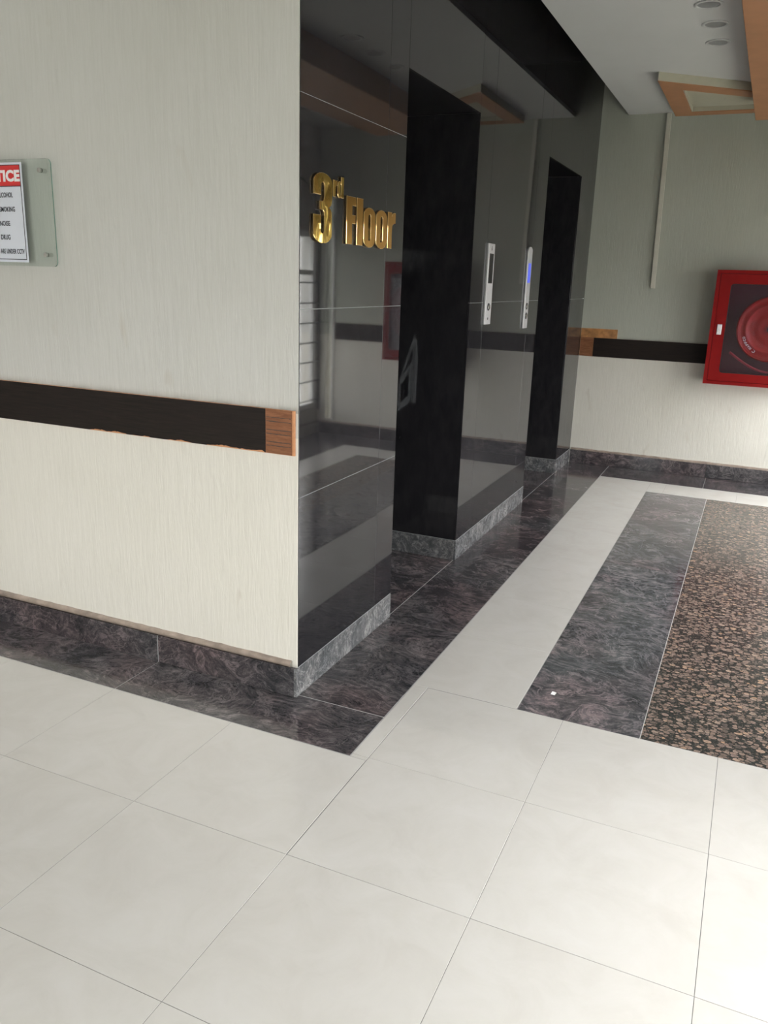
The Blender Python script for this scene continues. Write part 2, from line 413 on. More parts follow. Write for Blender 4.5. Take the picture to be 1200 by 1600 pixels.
# long beige bands round the inlay
ys = [1.218, 1.83, 2.43, 3.03, 3.63, 4.23, 4.83, 5.43, 5.9]
for a, b in zip(ys, ys[1:]):
    slab('beige_tile', .533, 1.002, a, b, M_beige, g=.0005)
    slab('beige_tile', 2.102, 2.45, a, b, M_beige, g=.0005)
for a, b in ((1.002, 1.14), (1.14, 1.74), (1.74, 2.102)): slab('beige_tile', a, b, 5.5, 5.9, M_beige, g=.0005)
# dark granite along the marble wall and round the room
ys = [.897, 1.826, 2.90, 3.85, 4.75, 5.65, 6.388]
for a, b in zip(ys, ys[1:]): slab('granite_slab', .119, .531, a, b, M_gran, g=.0012)
xs = [-4.4, -3.2, -1.8, -.6, .531]
for a, b in zip(xs, xs[1:]): slab('granite_slab', a, b, .58, .895 if b > .1 else .87, M_gran, g=.0012)
for a, b in ((1.862, 2.897), (4.568, 5.762)): slab('granite_slab', -.44, .117, a, b, M_gran, g=.0012)
for a, b in ((.533, 1.45), (1.45, 2.4), (2.4, RX-.002)): slab('granite_slab', a, b, 5.902, 6.388, M_gran, g=.0012)
for a, b in ((1.218, 2.4), (2.4, 3.6), (3.6, 4.8), (4.8, 5.9)): slab('granite_slab', 2.452, RX-.002, a, b, M_gran, g=.0012)
# veined grey band and brown granite of the inlay
for a, b in ((1.217, 3.36), (3.36, 5.498)): slab('grey_granite_slab', 1.004, 1.506, a, b, M_gran2, g=.0002)
for a, b in ((1.217, 2.90), (2.90, 4.2), (4.2, 5.498)): slab('brown_granite_slab', 1.509, 2.10, a, b, M_brown, g=.0001)

# ------------------------------------------------------------------ marble-clad lift wall (left)
XF = .128
bm = bmesh.new()
box(bm, -1.0, .119, .90, 1.849, -.1, 3.7); box(bm, -1.0, .119, 2.911, 4.554, -.1, 3.7); box(bm, -1.0, .119, 5.776, 6.39, -.1, 3.7)
box(bm, -1.0, .119, 1.849, 2.911, 2.651, 3.7); box(bm, -1.0, .119, 4.554, 5.776, 2.651, 3.7)
box(bm, -1.0, -.50, 1.849, 2.911, -.1, 2.651); box(bm, -1.0, -.50, 4.554, 5.776, -.1, 2.651)
wl = struct(obj('wall_left', bm, M_grout), 'lift wall clad in polished black marble panels')
ZR = [.1335, .877, 1.612, 2.357, 3.69]
G = .0007
def panels(ysegs, zsegs):
    for k, (a, b) in enumerate(zip(ysegs, ysegs[1:])):
        for z0, z1 in zip(zsegs, zsegs[1:]):
            tilt = .0045 if (ysegs[0] < 1 and k == 1) else random.uniform(-.0006, .0006)
            bxl('marble_panel', (.1195, XF, a+G, b-G, z0+G, z1-G), M_marble, wl, bev=.0006, rot=(0, 0, tilt))
panels([.890, 1.656, 1.860], ZR)
panels([1.860, 2.900], [2.641, 3.69])
panels([2.900, 3.173, 4.262, 4.565], [.1335, 1.612, 3.69])
panels([4.565, 5.765], [2.641, 3.69])
panels([5.765, 6.3985], [.1335, 1.612, 3.69])
for y0, y1 in ((1.860, 2.900), (4.565, 5.765)):                         # linings of the two lift openings
    for z0, z1 in ((.1335, 2.6415),):
        bxl('marble_panel', (-.47, .119, y1, y1+.010, z0+G, z1-G), M_marble, wl, bev=.0006)
        bxl('marble_panel', (-.47, .119, y0-.010, y0, z0+G, z1-G), M_marble, wl, bev=.0006)
    bxl('marble_panel', (-.47, .119, y0, y1, 2.641, 2.650), M_marble, wl, bev=.0006)
    bxl('marble_panel', (-.497, -.4705, y0+.001, y1-.001, 2.27, 2.640), M_marble, wl, bev=.0006)

for z in (.877, 1.612, 2.357):
    bx('grout_line', (.1192, .1277, .892, 1.858, z-.0008, z+.0008), M_filler, wl)
bx('grout_line', (.1192, .1277, 2.902, 4.563, 1.6112, 1.6128), M_filler, wl)
for y in (1.656, 3.173, 4.262):
    bx('grout_line', (.1192, .1274, y-.0006, y+.0006, .134, 2.95), M_filler, wl)

# ------------------------------------------------------------------ other walls, ceiling
bm = bmesh.new(); box(bm, -1.0, .1245, .885, .8985, -.1, 3.7); box(bm, -5.2, -1.0, .885, 1.1, -.1, 3.7)
wf = struct(obj('wall_front', bm, M_wall), 'cream combed plaster wall beside the black marble')
bm = bmesh.new(); box(bm, .119, 2.875, 6.40, 6.6, -.1, 3.7); box(bm, 2.955, RX+.2, 6.40, 6.6, -.1, 3.7); box(bm, 2.875, 2.955, 6.40, 6.6, -.1, .17); box(bm, 2.875, 2.955, 6.40, 6.6, 2.6, 3.7)
wb = struct(obj('wall_back', bm, M_wallfar), 'far wall of grey-green over cream combed plaster')
bm = bmesh.new(); zc = 3.7
ys = sorted(OPEN_R)
edges = [NY-.2]
for y0, y1, z0, z1 in ys: edges += [y0, y1]
edges.append(6.4)
for k in range(0, len(edges), 2): box(bm, RX, RX+.2, edges[k], edges[k+1], -.1, zc)
for y0, y1, z0, z1 in ys: box(bm, RX, RX+.2, y0, y1, -.1, z0); box(bm, RX, RX+.2, y0, y1, z1, zc)
wr = struct(obj('wall_right', bm, M_wall), 'cream wall with tall barred windows')
bm = bmesh.new(); x0, x1, z0, z1 = OPEN_N[0]
box(bm, -5.2, x0, NY-.2, NY, -.1, zc); box(bm, x1, RX, NY-.2, NY, -.1, zc); box(bm, x0, x1, NY-.2, NY, -.1, z0); box(bm, x0, x1, NY-.2, NY, z1, zc)
wn = struct(obj('wall_rear', bm, M_wall), 'cream wall behind the viewer')
we = struct(bx('wall_end', (-5.2, -5.0, NY, .885, -.1, zc), M_wall), 'cream end wall of the hall')

CZ = 3.23
bm = bmesh.new(); box(bm, .37, RX, .70, 6.40, CZ, CZ+.03); box(bm, -5.0, RX, NY, .70, CZ, CZ+.03)
ce = struct(obj('ceiling', bm, M_ceil), 'grey-white dropped ceiling')
sl = struct(bx('trim_1', (-1.2, RX+.2, .7, 6.6, 3.71, 3.8), M_dark), 'dark slab above the dropped ceiling')
sl = struct(bx('trim_2', (-5.2, RX+.2, NY-.2, .7, 3.71, 3.8), M_dark), 'dark slab over the front hall')

# ------------------------------------------------------------------ skirtings
sk = struct(empty('baseboard_left', (.13, 3, 0)), 'flecked granite skirting under the marble, window sheen in its paler colour')
for y0, y1 in ((.868, 1.861), (2.899, 3.9), (3.902, 4.566), (5.764, 6.386)):
    pbox('skirting_stone', (.1192, .1315, y0, y1, .0005, .1315), M_skirt_sheen, sk, .0012)
for y0, y1 in ((.887, 1.86), (2.90, 4.565), (5.765, 6.398)): pbox('grout_line', (.1192, .1290, y0, y1, .1318, .1336), M_filler, sk)
for y1 in (2.8985, 5.7635):
    pbox('grout_line', (-.47, .1185, y1+.0002, y1+.0114, .1318, .1338), M_filler, sk)
    pbox('skirting_stone', (-.47, .1185, y1-.004, y1+.0114, .0005, .1315), M_skirt_sheen, sk, .0012)
sk = struct(empty('baseboard_front', (-1, .875, 0)), 'dark granite skirting under the cream wall')
for a, b in ((-4.9, -3.0), (-2.998, -1.801), (-1.799, -.601), (-.599, .1185)):
    pbox('skirting_stone', (a, b, .868, .8848, .0005, .132), M_gran, sk, .0012)
pbox('grout_line', (-.6012, -.5988, .8676, .8848, .0005, .131), M_filler, sk)
bm = bmesh.new(); rr = random.Random(2); xs = [-4.9+.04*k for k in range(126)]; rings = []
for x in xs:
    if x > .105: break
    k = rr.uniform(.95, 1.05); rings.append([bm.verts.new((x, .8849-.0165*k*math.sin(a), .131+.018*k*(1-math.cos(a))/1.2)) for a in [math.pi*q/6 for q in range(7)]])
for A, B in zip(rings, rings[1:]):
    for k in range(6): bm.faces.new((A[k], A[k+1], B[k+1], B[k]))
part('mortar_bead', bm, M_mortar, sk, smooth=True)
sk = struct(empty('baseboard_back', (1.5, 6.39, 0)), 'dark granite skirting under the far wall')
for a, b in ((.133, .27), (.272, 1.44), (1.442, 2.5), (2.502, RX-.01)):
    pbox('skirting_stone', (a, b, 6.386, 6.3998, .0005, .130), M_gran, sk, .0012)
bm = bmesh.new(); rings = []
for k in range(73):
    x = .14+.04*k; q = rr.uniform(.6, 1.3); rings.append([bm.verts.new(p) for p in ((x, 6.3995, .142+.008*q), (x, 6.388, .139+.004*q), (x, 6.387, .1302), (x, 6.3995, .1302))])
for A, B in zip(rings, rings[1:]):
    for k in range(4): bm.faces.new((A[k], A[(k+1) % 4], B[(k+1) % 4], B[k]))
part('mortar_bead', bm, M_mortar, sk)

# ------------------------------------------------------------------ dado rails
def laminate(name, x0, x1, yf, yb, z0, z1, chips, par):
    """dark sheet whose lower edge is chipped along given x spans"""
    r = random.Random(7); bm = bmesh.new(); pts = []; x = x0; e = z0
    while x < x1:
        on = any(a < x < b for a, b in chips)
        e = (e*.6 + .4*(z0+r.choice([.001, .003, .006, .011]))) if on else z0
        pts.append((x, e)); x += r.uniform(.004, .016)
    pts.append((x1, z0+.003))
    F = [bm.verts.new((x, yf, z)) for x, z in pts]; T = [bm.verts.new((x, yf, z1)) for x, z in pts]
    Fb = [bm.verts.new((x, yb, z)) for x, z in pts]; Tb = [bm.verts.new((x, yb, z1)) for x, z in pts]
    for k in range(len(pts)-1):
        bm.faces.new((F[k], F[k+1], T[k+1], T[k])); bm.faces.new((F[k], Fb[k], Fb[k+1], F[k+1])); bm.faces.new((T[k], T[k+1], Tb[k+1], Tb[k]))
    bm.faces.new((F[0], T[0], Tb[0], Fb[0])); bm.faces.new((F[-1], Fb[-1], Tb[-1], T[-1]))
    return part(name, bm, M_lam, par)
rail = tag(empty('dado_rail', (-1, .885, 1.05)), 'near dark wood dado rail with bare orange end on the cream wall beside the marble', 'wall rail')
pbox('rail_board', (-4.9, .1155, .8755, .8849, 1.050, 1.228), M_mdf, rail, .001)
laminate('dark_laminate', -4.9, -.016, .8742, .8752, 1.0505, 1.2275, [(-.93, -.72), (-.70, -.60), (-.5, -.38), (-.3, -.02)], rail)
e = pbox('bare_end', (-.0145, .105, .8742, .8754, 1.052, 1.2275), M_mdf2, rail); e['label'] = 'bare red-brown end with dark glue lines'
for z in (1.196, 1.180, 1.146, 1.130, 1.098, 1.083):
    bm = bmesh.new(); r = random.Random(int(z*1000)); P = []
    for k in range(13):
        x = -.012+.0093*k; w = r.uniform(.0012, .0022); P.append((bm.verts.new((x, .8738, z-w+r.uniform(-.0006, .0006))), bm.verts.new((x, .8738, z+w))))
    for a, b in zip(P, P[1:]): bm.faces.new((a[0], b[0], b[1], a[1]))
    g = bmesh.ops.extrude_face_region(bm, geom=list(bm.faces)); bmesh.ops.translate(bm, verts=[v for v in g['geom'] if isinstance(v, bmesh.types.BMVert)], vec=(0, .0006, 0))
    part('glue_line', bm, M_glue, e)
rail = tag(empty('dado_rail', (1.5, 6.4, 1.07)), 'far dark wood dado rail running behind the red hose cabinet', 'wall rail')
for a, b, c in ((.131, .262, 1.312), (2.101, 2.101, 2.84)):
    pbox('rail_board', (a, c, 6.390, 6.3998, 1.070, 1.249), M_mdf2, rail, .001)
    pbox('dark_laminate', (b, c, 6.3885, 6.3898, 1.0705, 1.2485), M_lam, rail)
p = pbox('bare_strip', (.131, .478, 6.393, 6.3998, 1.2495, 1.336), M_patch, rail, .001); p['label'] = 'bare varnished orange strip above the rail end'

# ------------------------------------------------------------------ windows (right-hand wall) and the one behind the viewer
def window(n, y0, y1, z0, z1):
    w = struct(empty('window_%d' % n, (RX, (y0+y1)/2, z0)), 'tall white-framed window with a dark bellied grille')
    bm = bmesh.new(); a, b = RX+.02, RX+.07
    for d in ((a, b, y0, y0+.06, z0, z1), (a, b, y1-.06, y1, z0, z1), (a, b, y0+.06, y1-.06, z0, z0+.06), (a, b, y0+.06, y1-.06, z1-.06, z1)): box(bm, *d)
    part('window_frame', bm, M_white, w)
    nm = 3; st = (y1-y0)/nm
    for k in range(1, nm): pbox('mullion', (a, b, y0+st*k-.03, y0+st*k+.03, z0+.06, z1-.06), M_white, w)
    pbox('transom', (a+.005, b-.005, y0+.06, y1-.06, 1.75, 1.80), M_white, w)
    pbox('pane', (RX+.043, RX+.047, y0+.06, y1-.06, z0+.06, z1-.06), M_pane, w)
    k = 0; z = z0+.12
    g = pbox('grille_upright', (RX-.012, RX-.002, y0-.03, y0, z0-.02, 2.2), M_bar, w)
    g = pbox('grille_upright', (RX-.012, RX-.002, y1, y1+.03, z0-.02, 2.2), M_bar, w)
    while z < 1.8:
        L = y1-y0; pts = [(RX-.008, y0-.015, z)]+[(RX-.06-.03*math.sin(math.pi*q/12), y0+.06+(L-.12)*q/12, z) for q in range(13)]+[(RX-.008, y1+.015, z)]
        bm = bmesh.new(); tube(bm, pts, .009, 6); part('grille_bar', bm, M_bar, w); z += .21
    for c in (.25, .75):
        pts = [(RX-.06, y0+(y1-y0)*c+.42*math.cos(q*math.pi/14), 2.25+.45*math.sin(q*math.pi/14)) for q in range(15)]
        bm = bmesh.new(); tube(bm, pts, .010, 6); part('grille_bar', bm, M_bar, w)
for n, q in enumerate(OPEN_R): window(n+1, *q)
x0, x1, z0, z1 = OPEN_N[0]
w = struct(empty('window_5', ((x0+x1)/2, NY, z0)), 'wide white-framed window behind the viewer')
bm = bmesh.new()
for d in ((x0, x0+.06), (x1-.06, x1)): box(bm, d[0], d[1], NY-.12, NY-.06, z0, z1)
for d in ((z0, z0+.06), (z1-.06, z1)): box(bm, x0+.06, x1-.06, NY-.12, NY-.06, d[0], d[1])
part('window_frame', bm, M_white, w)
for k in (1, 2): pbox('mullion', (x0+(x1-x0)*k/3-.03, x0+(x1-x0)*k/3+.03, NY-.12, NY-.06, z0+.06, z1-.06), M_white, w)
pbox('pane', (x0+.06, x1-.06, NY-.092, NY-.088, z0+.06, z1-.06), M_pane, w)
gnd = struct(bx('ground', (-80, 120, -90, 120, -9.2, -9), M_ground), 'ground outside, three storeys down')
for a, b, h in ((-40, -18, 2.5), (-14, 6, 4.5), (9, 24, 2.2), (27, 60, 5.0)): bx('neighbouring_building', (24, 34, a, b, -9, h), M_far, gnd)

# ------------------------------------------------------------------ lift doors
def lift_door(n, y0, y1, words):
    d = struct(empty('door_%d' % n, (-.47, (y0+y1)/2, 0)), 'dark mirror-steel lift door' + (' etched with LUXURY and a building emblem' if words else ''))
    ym = (y0+y1)/2
    pbox('door_leaf', (-.486, -.4705, y0+.07, ym-.0015, .015, 2.20), M_lift, d, .001)
    pbox('door_leaf', (-.486, -.4705, ym+.0015, y1-.07, .015, 2.20), M_lift, d, .001)
    pbox('door_jamb', (-.49, -.462, y0, y0+.068, 0, 2.268), M_lift, d, .001)
    pbox('door_jamb', (-.49, -.462, y1-.068, y1, 0, 2.268), M_lift, d, .001)
    pbox('door_header', (-.49, -.462, y0+.068, y1-.068, 2.202, 2.268), M_lift, d, .001)
    pbox('door_sill', (-.49, -.445, y0+.068, y1-.068, .0005, .013), M_steel, d, .001)
    if words:
        X = -.4704
        text('lettering', 'LUXURY', (X, 2.03, 1.80), (0, 1, 0), (0, 0, 1), .60, .125, M_etch, d)
        L = [[(2.19, .88), (2.25, .89), (2.25, 1.40), (2.19, 1.22)],
             [(2.262, .90), (2.285, .905), (2.285, 1.28), (2.262, 1.37)],
             [(2.262, 1.37), (2.285, 1.28), (2.49, 1.08), (2.49, 1.10)],
             [(2.30, .90), (2.52, .86), (2.52, 1.07), (2.30, 1.18)]]
        hole = [(2.34, .95), (2.48, .92), (2.48, 1.04), (2.34, 1.11)]
        for k, lp in enumerate(L):
            curve_mesh('emblem', [lp]+([hole[::-1]] if k == 3 else []), .0006, .0001, (X, 0, 0), (0, 1, 0), (0, 0, 1), (1, 0, 0), [M_etch], d)
lift_door(1, 1.862, 2.898, True); lift_door(2, 4.567, 5.763, False)

# ------------------------------------------------------------------ gold floor number
def arc(cx, cy, rx, ry, a0, a1, n=10):
    return [(cx+rx*math.cos(math.radians(a0+(a1-a0)*k/n)), cy+ry*math.sin(math.radians(a0+(a1-a0)*k/n))) for k in range(n+1)]
sign = tag(empty('floor_number_sign', (XF, 1.35, 1.86)), 'gold mirrored raised characters reading 3rd Floor on the black marble', 'sign')
def glyph(name, loops, y0, z0, w, h, m, th=.009):
    lp = [[(u*w, v*h) for u, v in L] for L in loops]
    return curve_mesh(name, lp, th, .0016, (XF+.0005, y0, z0), (0, 1, 0), (0, 0, 1), (1, 0, 0), [m, M_goldedge], sign)
three = ([(0, .685), (0, .86)] + arc(.5, .86, .5, .14, 180, 0, 16)[1:] + [(1, .64), (.985, .59), (.93, .55), (.84, .525), (.93, .50), (.985, .46), (1, .41), (1, .14)]
         + arc(.5, .14, .5, .14, 0, -180, 16)[1:] + [(0, .405), (.40, .405), (.40, .19)] + arc(.49, .19, .09, .045, 180, 360, 8)[1:] + [(.58, .40), (.56, .45), (.50, .475), (.33, .48), (.33, .60), (.48, .605), (.55, .63), (.58, .67), (.58, .82)]
         + arc(.49, .82, .09, .045, 0, 180, 8)[1:] + [(.40, .685)])
glyph('number', [three], .975, 1.857, .148, .253, M_gold)
rr_ = [(0, 0), (0, 1), (.52, 1), (.52, .90), (.62, .97), (.80, 1.0), (1, 1.0), (1, .70), (.78, .69), (.62, .64), (.56, .55), (.56, 0)]
dd = ([(1, 0), (.55, 0), (.55, .04)] + [(.47, .01), (.3, -.015), (.12, .01), (.02, .07), (0, .16), (0, .62), (.02, .71), (.12, .77), (.3, .79), (.45, .77), (.55, .73)] + [(.55, 1), (1, 1)])
ddh = [(.44, .14), (.44, .62), (.5, .66), (.56, .62), (.56, .14), (.5, .10)]
glyph('letter', [rr_], 1.132, 2.034, .036, .061, M_gold, .008)
glyph('letter', [dd, ddh], 1.171, 2.034, .052, .078, M_gold, .008)
FF = [(0, 0), (0, 1), (1, 1), (1, .815), (.60, .815), (.60, .625), (.96, .625), (.96, .44), (.60, .44), (.60, 0)]
glyph('letter', [FF], 1.249, 1.865, .086, .184, M_gold2)
glyph('letter', [[(0, 0), (0, 1), (1, 1), (1, 0)]], 1.343, 1.865, .058, .185, M_gold2)
def oo(r=.5): return [(0, .2)] + [(0, .8)] + arc(.5, .8, .5, .2, 180, 0, 14)[1:] + [(1, .2)] + arc(.5, .2, .5, .2, 0, -180, 14)[1:-1]
oh = [(.40, .22), (.40, .78)] + arc(.5, .78, .1, .05, 180, 0, 6)[1:] + [(.60, .22)] + arc(.5, .22, .1, .05, 0, -180, 6)[1:-1]
glyph('letter', [oo(), oh], 1.410, 1.860, .115, .161, M_gold2)
glyph('letter', [oo(), oh], 1.534, 1.860, .115, .161, M_gold2)
glyph('letter', [rr_], 1.657, 1.866, .086, .155, M_gold2)

# ------------------------------------------------------------------ lift call panels
def call_panel(y0, y1, z0, z1, screen, btns, lab, lit, top):
    t = tag(empty('call_panel', (XF, (y0+y1)/2, z0)), lab, 'lift call panel', 'call panels between the lifts')
    yc = (y0+y1)/2; x = XF+.0005; xf = x+.012
    if top:
        bm = bmesh.new(); n = 8; w = y1-y0; P = [(y0, z0), (y1, z0)]+[(yc+w/2*math.cos(math.pi*k/n), z1-.025+.025*math.sin(math.pi*k/n)) for k in range(n+1)]
        A = [bm.verts.new((x, a, b)) for a, b in P]; f = bm.faces.new(A)
        g = bmesh.ops.extrude_face_region(bm, geom=[f]); bmesh.ops.translate(bm, verts=[v for v in g['geom'] if isinstance(v, bmesh.types.BMVert)], vec=(.012, 0, 0))
        part('plate', bm, M_plate, t, bev=.0015)
    else: pbox('plate', (x, xf, y0, y1, z0, z1), M_plate, t, .0015, 2)
    a, b, c, d = screen
    pbox('display', (xf-.0005, xf+.0012, a, b, c, d), M_blue if lit else M_screen, t, .0005)
    for z in btns:
        bm = bmesh.new(); cyl(bm, (xf-.0005, yc, z), 'x', .024, .004, 28, .022); r = part('button_ring', bm, M_rub, t)
        bm = bmesh.new(); cyl(bm, (xf+.0035, yc, z), 'x', .017, .005, 28, .015); part('button', bm, M_chrome, t, smooth=False)
    if not lit:
        curve_mesh('arrow_mark', [[(-.010, 0), (0, -.016), (.010, 0), (.004, 0), (.004, .014), (-.004, .014), (-.004, 0)][::-1]], .0006, .0001, (xf, yc, z1-.03), (0, 1, 0), (0, 0, 1), (1, 0, 0), [M_ink], t)
        bm = bmesh.new(); cyl(bm, (xf-.0005, yc, z0+.035), 'x', .008, .0015, 16); part('key_slot', bm, M_rub, t)
call_panel(3.176, 3.302, 1.478, 1.964, (3.200, 3.282, 1.728, 1.905), [1.585], 'nearer lift call panel with a dark display and a single round button', False, False)
call_panel(4.128, 4.238, 1.418, 1.988, (4.150, 4.218, 1.74, 1.875), [1.575, 1.625-.118], 'farther lift call panel with a blue lit display and two round buttons', True, True)

# ------------------------------------------------------------------ notice sign
YW = .885
s = tag(empty('notice_sign', (-1.35, YW, 1.74)), 'clear acrylic notice on the cream wall listing alcohol, smoking, noise and drug rules', 'sign')
xl, xr, zb, zt, yf, yb2 = -1.68, -1.025, 1.737, 2.163, .856, .861
def rrect(a, b, c, d, r, n=6):
    out = []
    for cx, cz, a0 in ((b-r, d-r, 0), (a+r, d-r, 90), (a+r, c+r, 180), (b-r, c+r, 270)):
        out += [(cx+r*math.cos(math.radians(a0+90*k/n)), cz+r*math.sin(math.radians(a0+90*k/n))) for k in range(n+1)]
    return out
def flat(name, loop, y, m, par, th=.0006):
    bm = bmesh.new(); A = [bm.verts.new((a, y, b)) for a, b in loop]; f = bm.faces.new(A)
    g = bmesh.ops.extrude_face_region(bm, geom=[f]); bmesh.ops.translate(bm, verts=[v for v in g['geom'] if isinstance(v, bmesh.types.BMVert)], vec=(0, th, 0))
    return part(name, bm, m, par)
ac = flat('acrylic_panel', rrect(xl, xr, zb, zt, .022), yf, [M_acr, M_acre], s, .005)
for p in ac.data.polygons:
    if abs(p.normal.y) < .5: p.material_index = 1
px0, px1, pz0, pz1 = -1.492, -1.184, 1.752, 2.152
paper = flat('paper', [(px0, pz0), (px1, pz0), (px1, pz1), (px0, pz1)], yf-.0012, M_paper, s)
a, b, c, d = px0+.010, px1-.010, pz0+.010, pz1-.009
bm = bmesh.new(); yy = (yf-.0018, yf-.0013)
for q in ((a, a+.003, c, d), (b-.003, b, c, d), (a+.003, b-.003, c, c+.003), (a+.003, b-.003, d-.003, d)): box(bm, q[0], q[1], yy[0], yy[1], q[2], q[3])
part('border_line', bm, M_ink, paper)
hd = pbox('red_header', (a+.003, b-.003, yf-.0019, yf-.0013, 2.060, d-.003), M_redink, paper)
bm = bmesh.new(); box(bm, a+.003, b-.003, yf-.0019, yf-.0013, 2.057, 2.0598); part('border_line', bm, M_ink, paper)
EX, EY = (1, 0, 0), (0, 0, 1)
text('lettering', 'NOTICE', (-1.435, yf-.002, 2.076), EX, EY, .238, .047, M_print, paper, bold=.05)
for body, xe, w, z in (('NO ALCOHOL', -1.246, .122, 2.014), ('NO SMOKING', -1.240, .126, 1.957), ('NO NOISE', -1.275, .098, 1.900), ('NO DRUG', -1.280, .092, 1.844), ('YOU ARE UNDER CCTV', -1.204, .180, 1.786)):
    text('lettering', body, (xe-w, yf-.0016, z), EX, EY, w, .0205, M_ink, paper, bold=.02)
for x in (-1.083, -1.622):
    for z in (1.785, 2.118):
        bm = bmesh.new(); cyl(bm, (x, yb2+.0003, z), 'y', .0095, .0237, 24); cyl(bm, (x, yf-.0075, z), 'y', .0095, .0072, 24, .0105)
        part('standoff', bm, M_chrome, s)

# ------------------------------------------------------------------ hose reel cabinet on the far wall
cab = tag(empty('fire_hose_cabinet', (1.79, 6.4, .91)), 'red glass-fronted fire hose reel cabinet on the far wall', 'cabinet')
x0, x1, z0, z1, yf = 1.313, 2.10, .915, 1.906, 6.17
bm = bmesh.new()
box(bm, x0, x0+.014, yf, 6.3998, z0, z1); box(bm, x1-.014, x1, yf, 6.3998, z0, z1)
box(bm, x0+.014, x1-.014, yf, 6.3998, z0, z0+.014); box(bm, x0+.014, x1-.014, yf, 6.3998, z1-.014, z1)
part('cabinet_body', bm, M_red, cab)
pbox('back_plate', (x0+.015, x1-.015, 6.385, 6.3995, z0+.015, z1-.015), M_reddark, cab)
bm = bmesh.new(); fw = .032                                                # face frame standing proud
for q in ((x0, x0+fw, z0, z1), (x1-fw, x1, z0, z1), (x0+fw, x1-fw, z0, z0+fw*.9), (x0+fw, x1-fw, z1-fw*.9, z1)): box(bm, q[0], q[1], yf-.022, yf-.0005, q[2], q[3])
part('face_frame', bm, M_red, cab)
dx0, dx1, dz0, dz1 = x0+fw+.003, x1-fw-.003, z0+fw*.9+.003, z1-fw*.9-.003
gx0, gx1, gz0, gz1 = 1.440, 2.03, 1.022, 1.788
door = curve_mesh('cabinet_door', [[(u, v) for u, v in rrect(dx0, dx1, dz0, dz1, .004)], rrect(gx0, gx1, gz0, gz1, .025)[::-1]], .014, .001, (0, yf-.003, 0), (1, 0, 0), (0, 0, 1), (0, -1, 0), [M_red], cab)
pbox('pane', (gx0-.008, gx1+.008, yf-.0015, yf+.002, gz0-.008, gz1+.008), M_cabglass, door)
bm = bmesh.new(); P = rrect(gx0, gx1, gz0, gz1, .025); tube(bm, [(u, yf-.0165, v) for u, v in P], .0028, 6, True); part('rubber_seal', bm, M_rub, door)
lt = pbox('latch', (1.372, 1.410, yf-.0245, yf-.0175, 1.352, 1.442), M_plate, door, .002)
bm = bmesh.new(); cyl(bm, (1.389, yf-.0290, 1.380), 'y', .007, .005, 16); part('lock', bm, M_chrome, door)
cx, cz, cy = 1.812, 1.415, 6.25
bm = bmesh.new(); R = .275
prof = [(0, .0), (.05, .0), (.055, -.004), (.12, -.004), (.13, .004), (.19, .006), (.20, -.004), (.215, -.004), (.225, .006), (.27, .008), (.285, -.006), (R-.008, -.012), (R, -.006), (R, .002), (R-.006, .006), (.1, .016), (0, .016)]
lathe_y(bm, (cx, cy, cz), prof); reel = part('hose_reel', bm, M_reel, cab, smooth=True)
bm = bmesh.new(); lathe_y(bm, (cx, cy+.075, cz), [(0, 0), (R, 0), (R, .008), (0, .008)]); part('reel_rear_disc', bm, M_reel, cab)
bm = bmesh.new(); cyl(bm, (cx, cy-.03, cz), 'y', .035, .030, 28); part('reel_hub', bm, M_rub, cab)
bm = bmesh.new(); pts = []
for k in range(5*40+1):
    a = k/40*2*math.pi; pts.append((cx+(.25)*math.cos(a), cy+.026+.0075*(k/40), cz+.25*math.sin(a)))
tube(bm, pts, .0085, 6); part('coiled_hose', bm, M_hose, cab)
bm = bmesh.new(); pts = [(1.50+.40*(q/16), 6.232, 1.20-.16*math.sin(math.pi*min(1, q/14)*.5)-.02*(q > 14)) for q in range(17)]
tube(bm, pts, .011, 8); part('hose_tail', bm, M_hose, cab, smooth=True)
# lettering along the rim, clockwise, tops outwards
rim = .215
word = ['(', 'N', 'A', 'F', 'F', 'C', 'O']
for k, ch in enumerate(word):
    a = math.radians(238 - 5.6*k - (3 if k else 0))
    out = Vector((math.cos(a), 0, math.sin(a))); tang = Vector((math.sin(a), 0, -math.cos(a)))
    pos = Vector((cx, cy-.001, cz)) + out*rim - tang*.009
    # text plane faces -y; ex x ey = outward normal
    if k == 0:
        nn = tang.cross(out)
        cc = arc(0, 0, 1, 1, 50, 310, 12)+arc(0, 0, .6, .6, 310, 50, 12)
        curve_mesh('rim_mark', [[(u*.015, v*.015) for u, v in cc]], .001, .0001, pos+out*.012+tang*.006, tang, out, (0, -1, 0), [M_print], reel)
    else:
        o_ = text('rim_letter', ch, pos, tang, out, .017, .024, M_print, reel, bold=.04, thick=.001)

# ------------------------------------------------------------------ trunking on the far wall
def slant_box(name, xb, xt, w, z0, z1, y0, y1, m, par):
    bm = bmesh.new(); v = [bm.verts.new((x, y, z)) for (x, z) in ((xb, z0), (xb+w, z0), (xt+w, z1), (xt, z1)) for y in (y0, y1)]
    for f in ((0, 2, 4, 6), (1, 7, 5, 3), (0, 1, 3, 2), (2, 3, 5, 4), (4, 5, 7, 6), (6, 7, 1, 0)): bm.faces.new([v[i] for i in f])
    return part(name, bm, m, par, bev=.001)
t = tag(empty('cable_trunking', (.72, 6.4, 1.73)), 'thin painted vertical cable trunking dropping from the ceiling on the far wall', 'trunking')
slant_box('channel', .738, .708, .034, 1.732, 3.225, 6.384, 6.3998, M_trunk, t)
slant_box('cover', .736, .706, .038, 1.730, 3.226, 6.366, 6.3835, M_trunk, t)
w = struct(empty('window_6', (2.915, 6.4, .17)), 'narrow slit window added in the far corner for its bright reflection')  # slit opening added for the bright strip mirrored in the marble
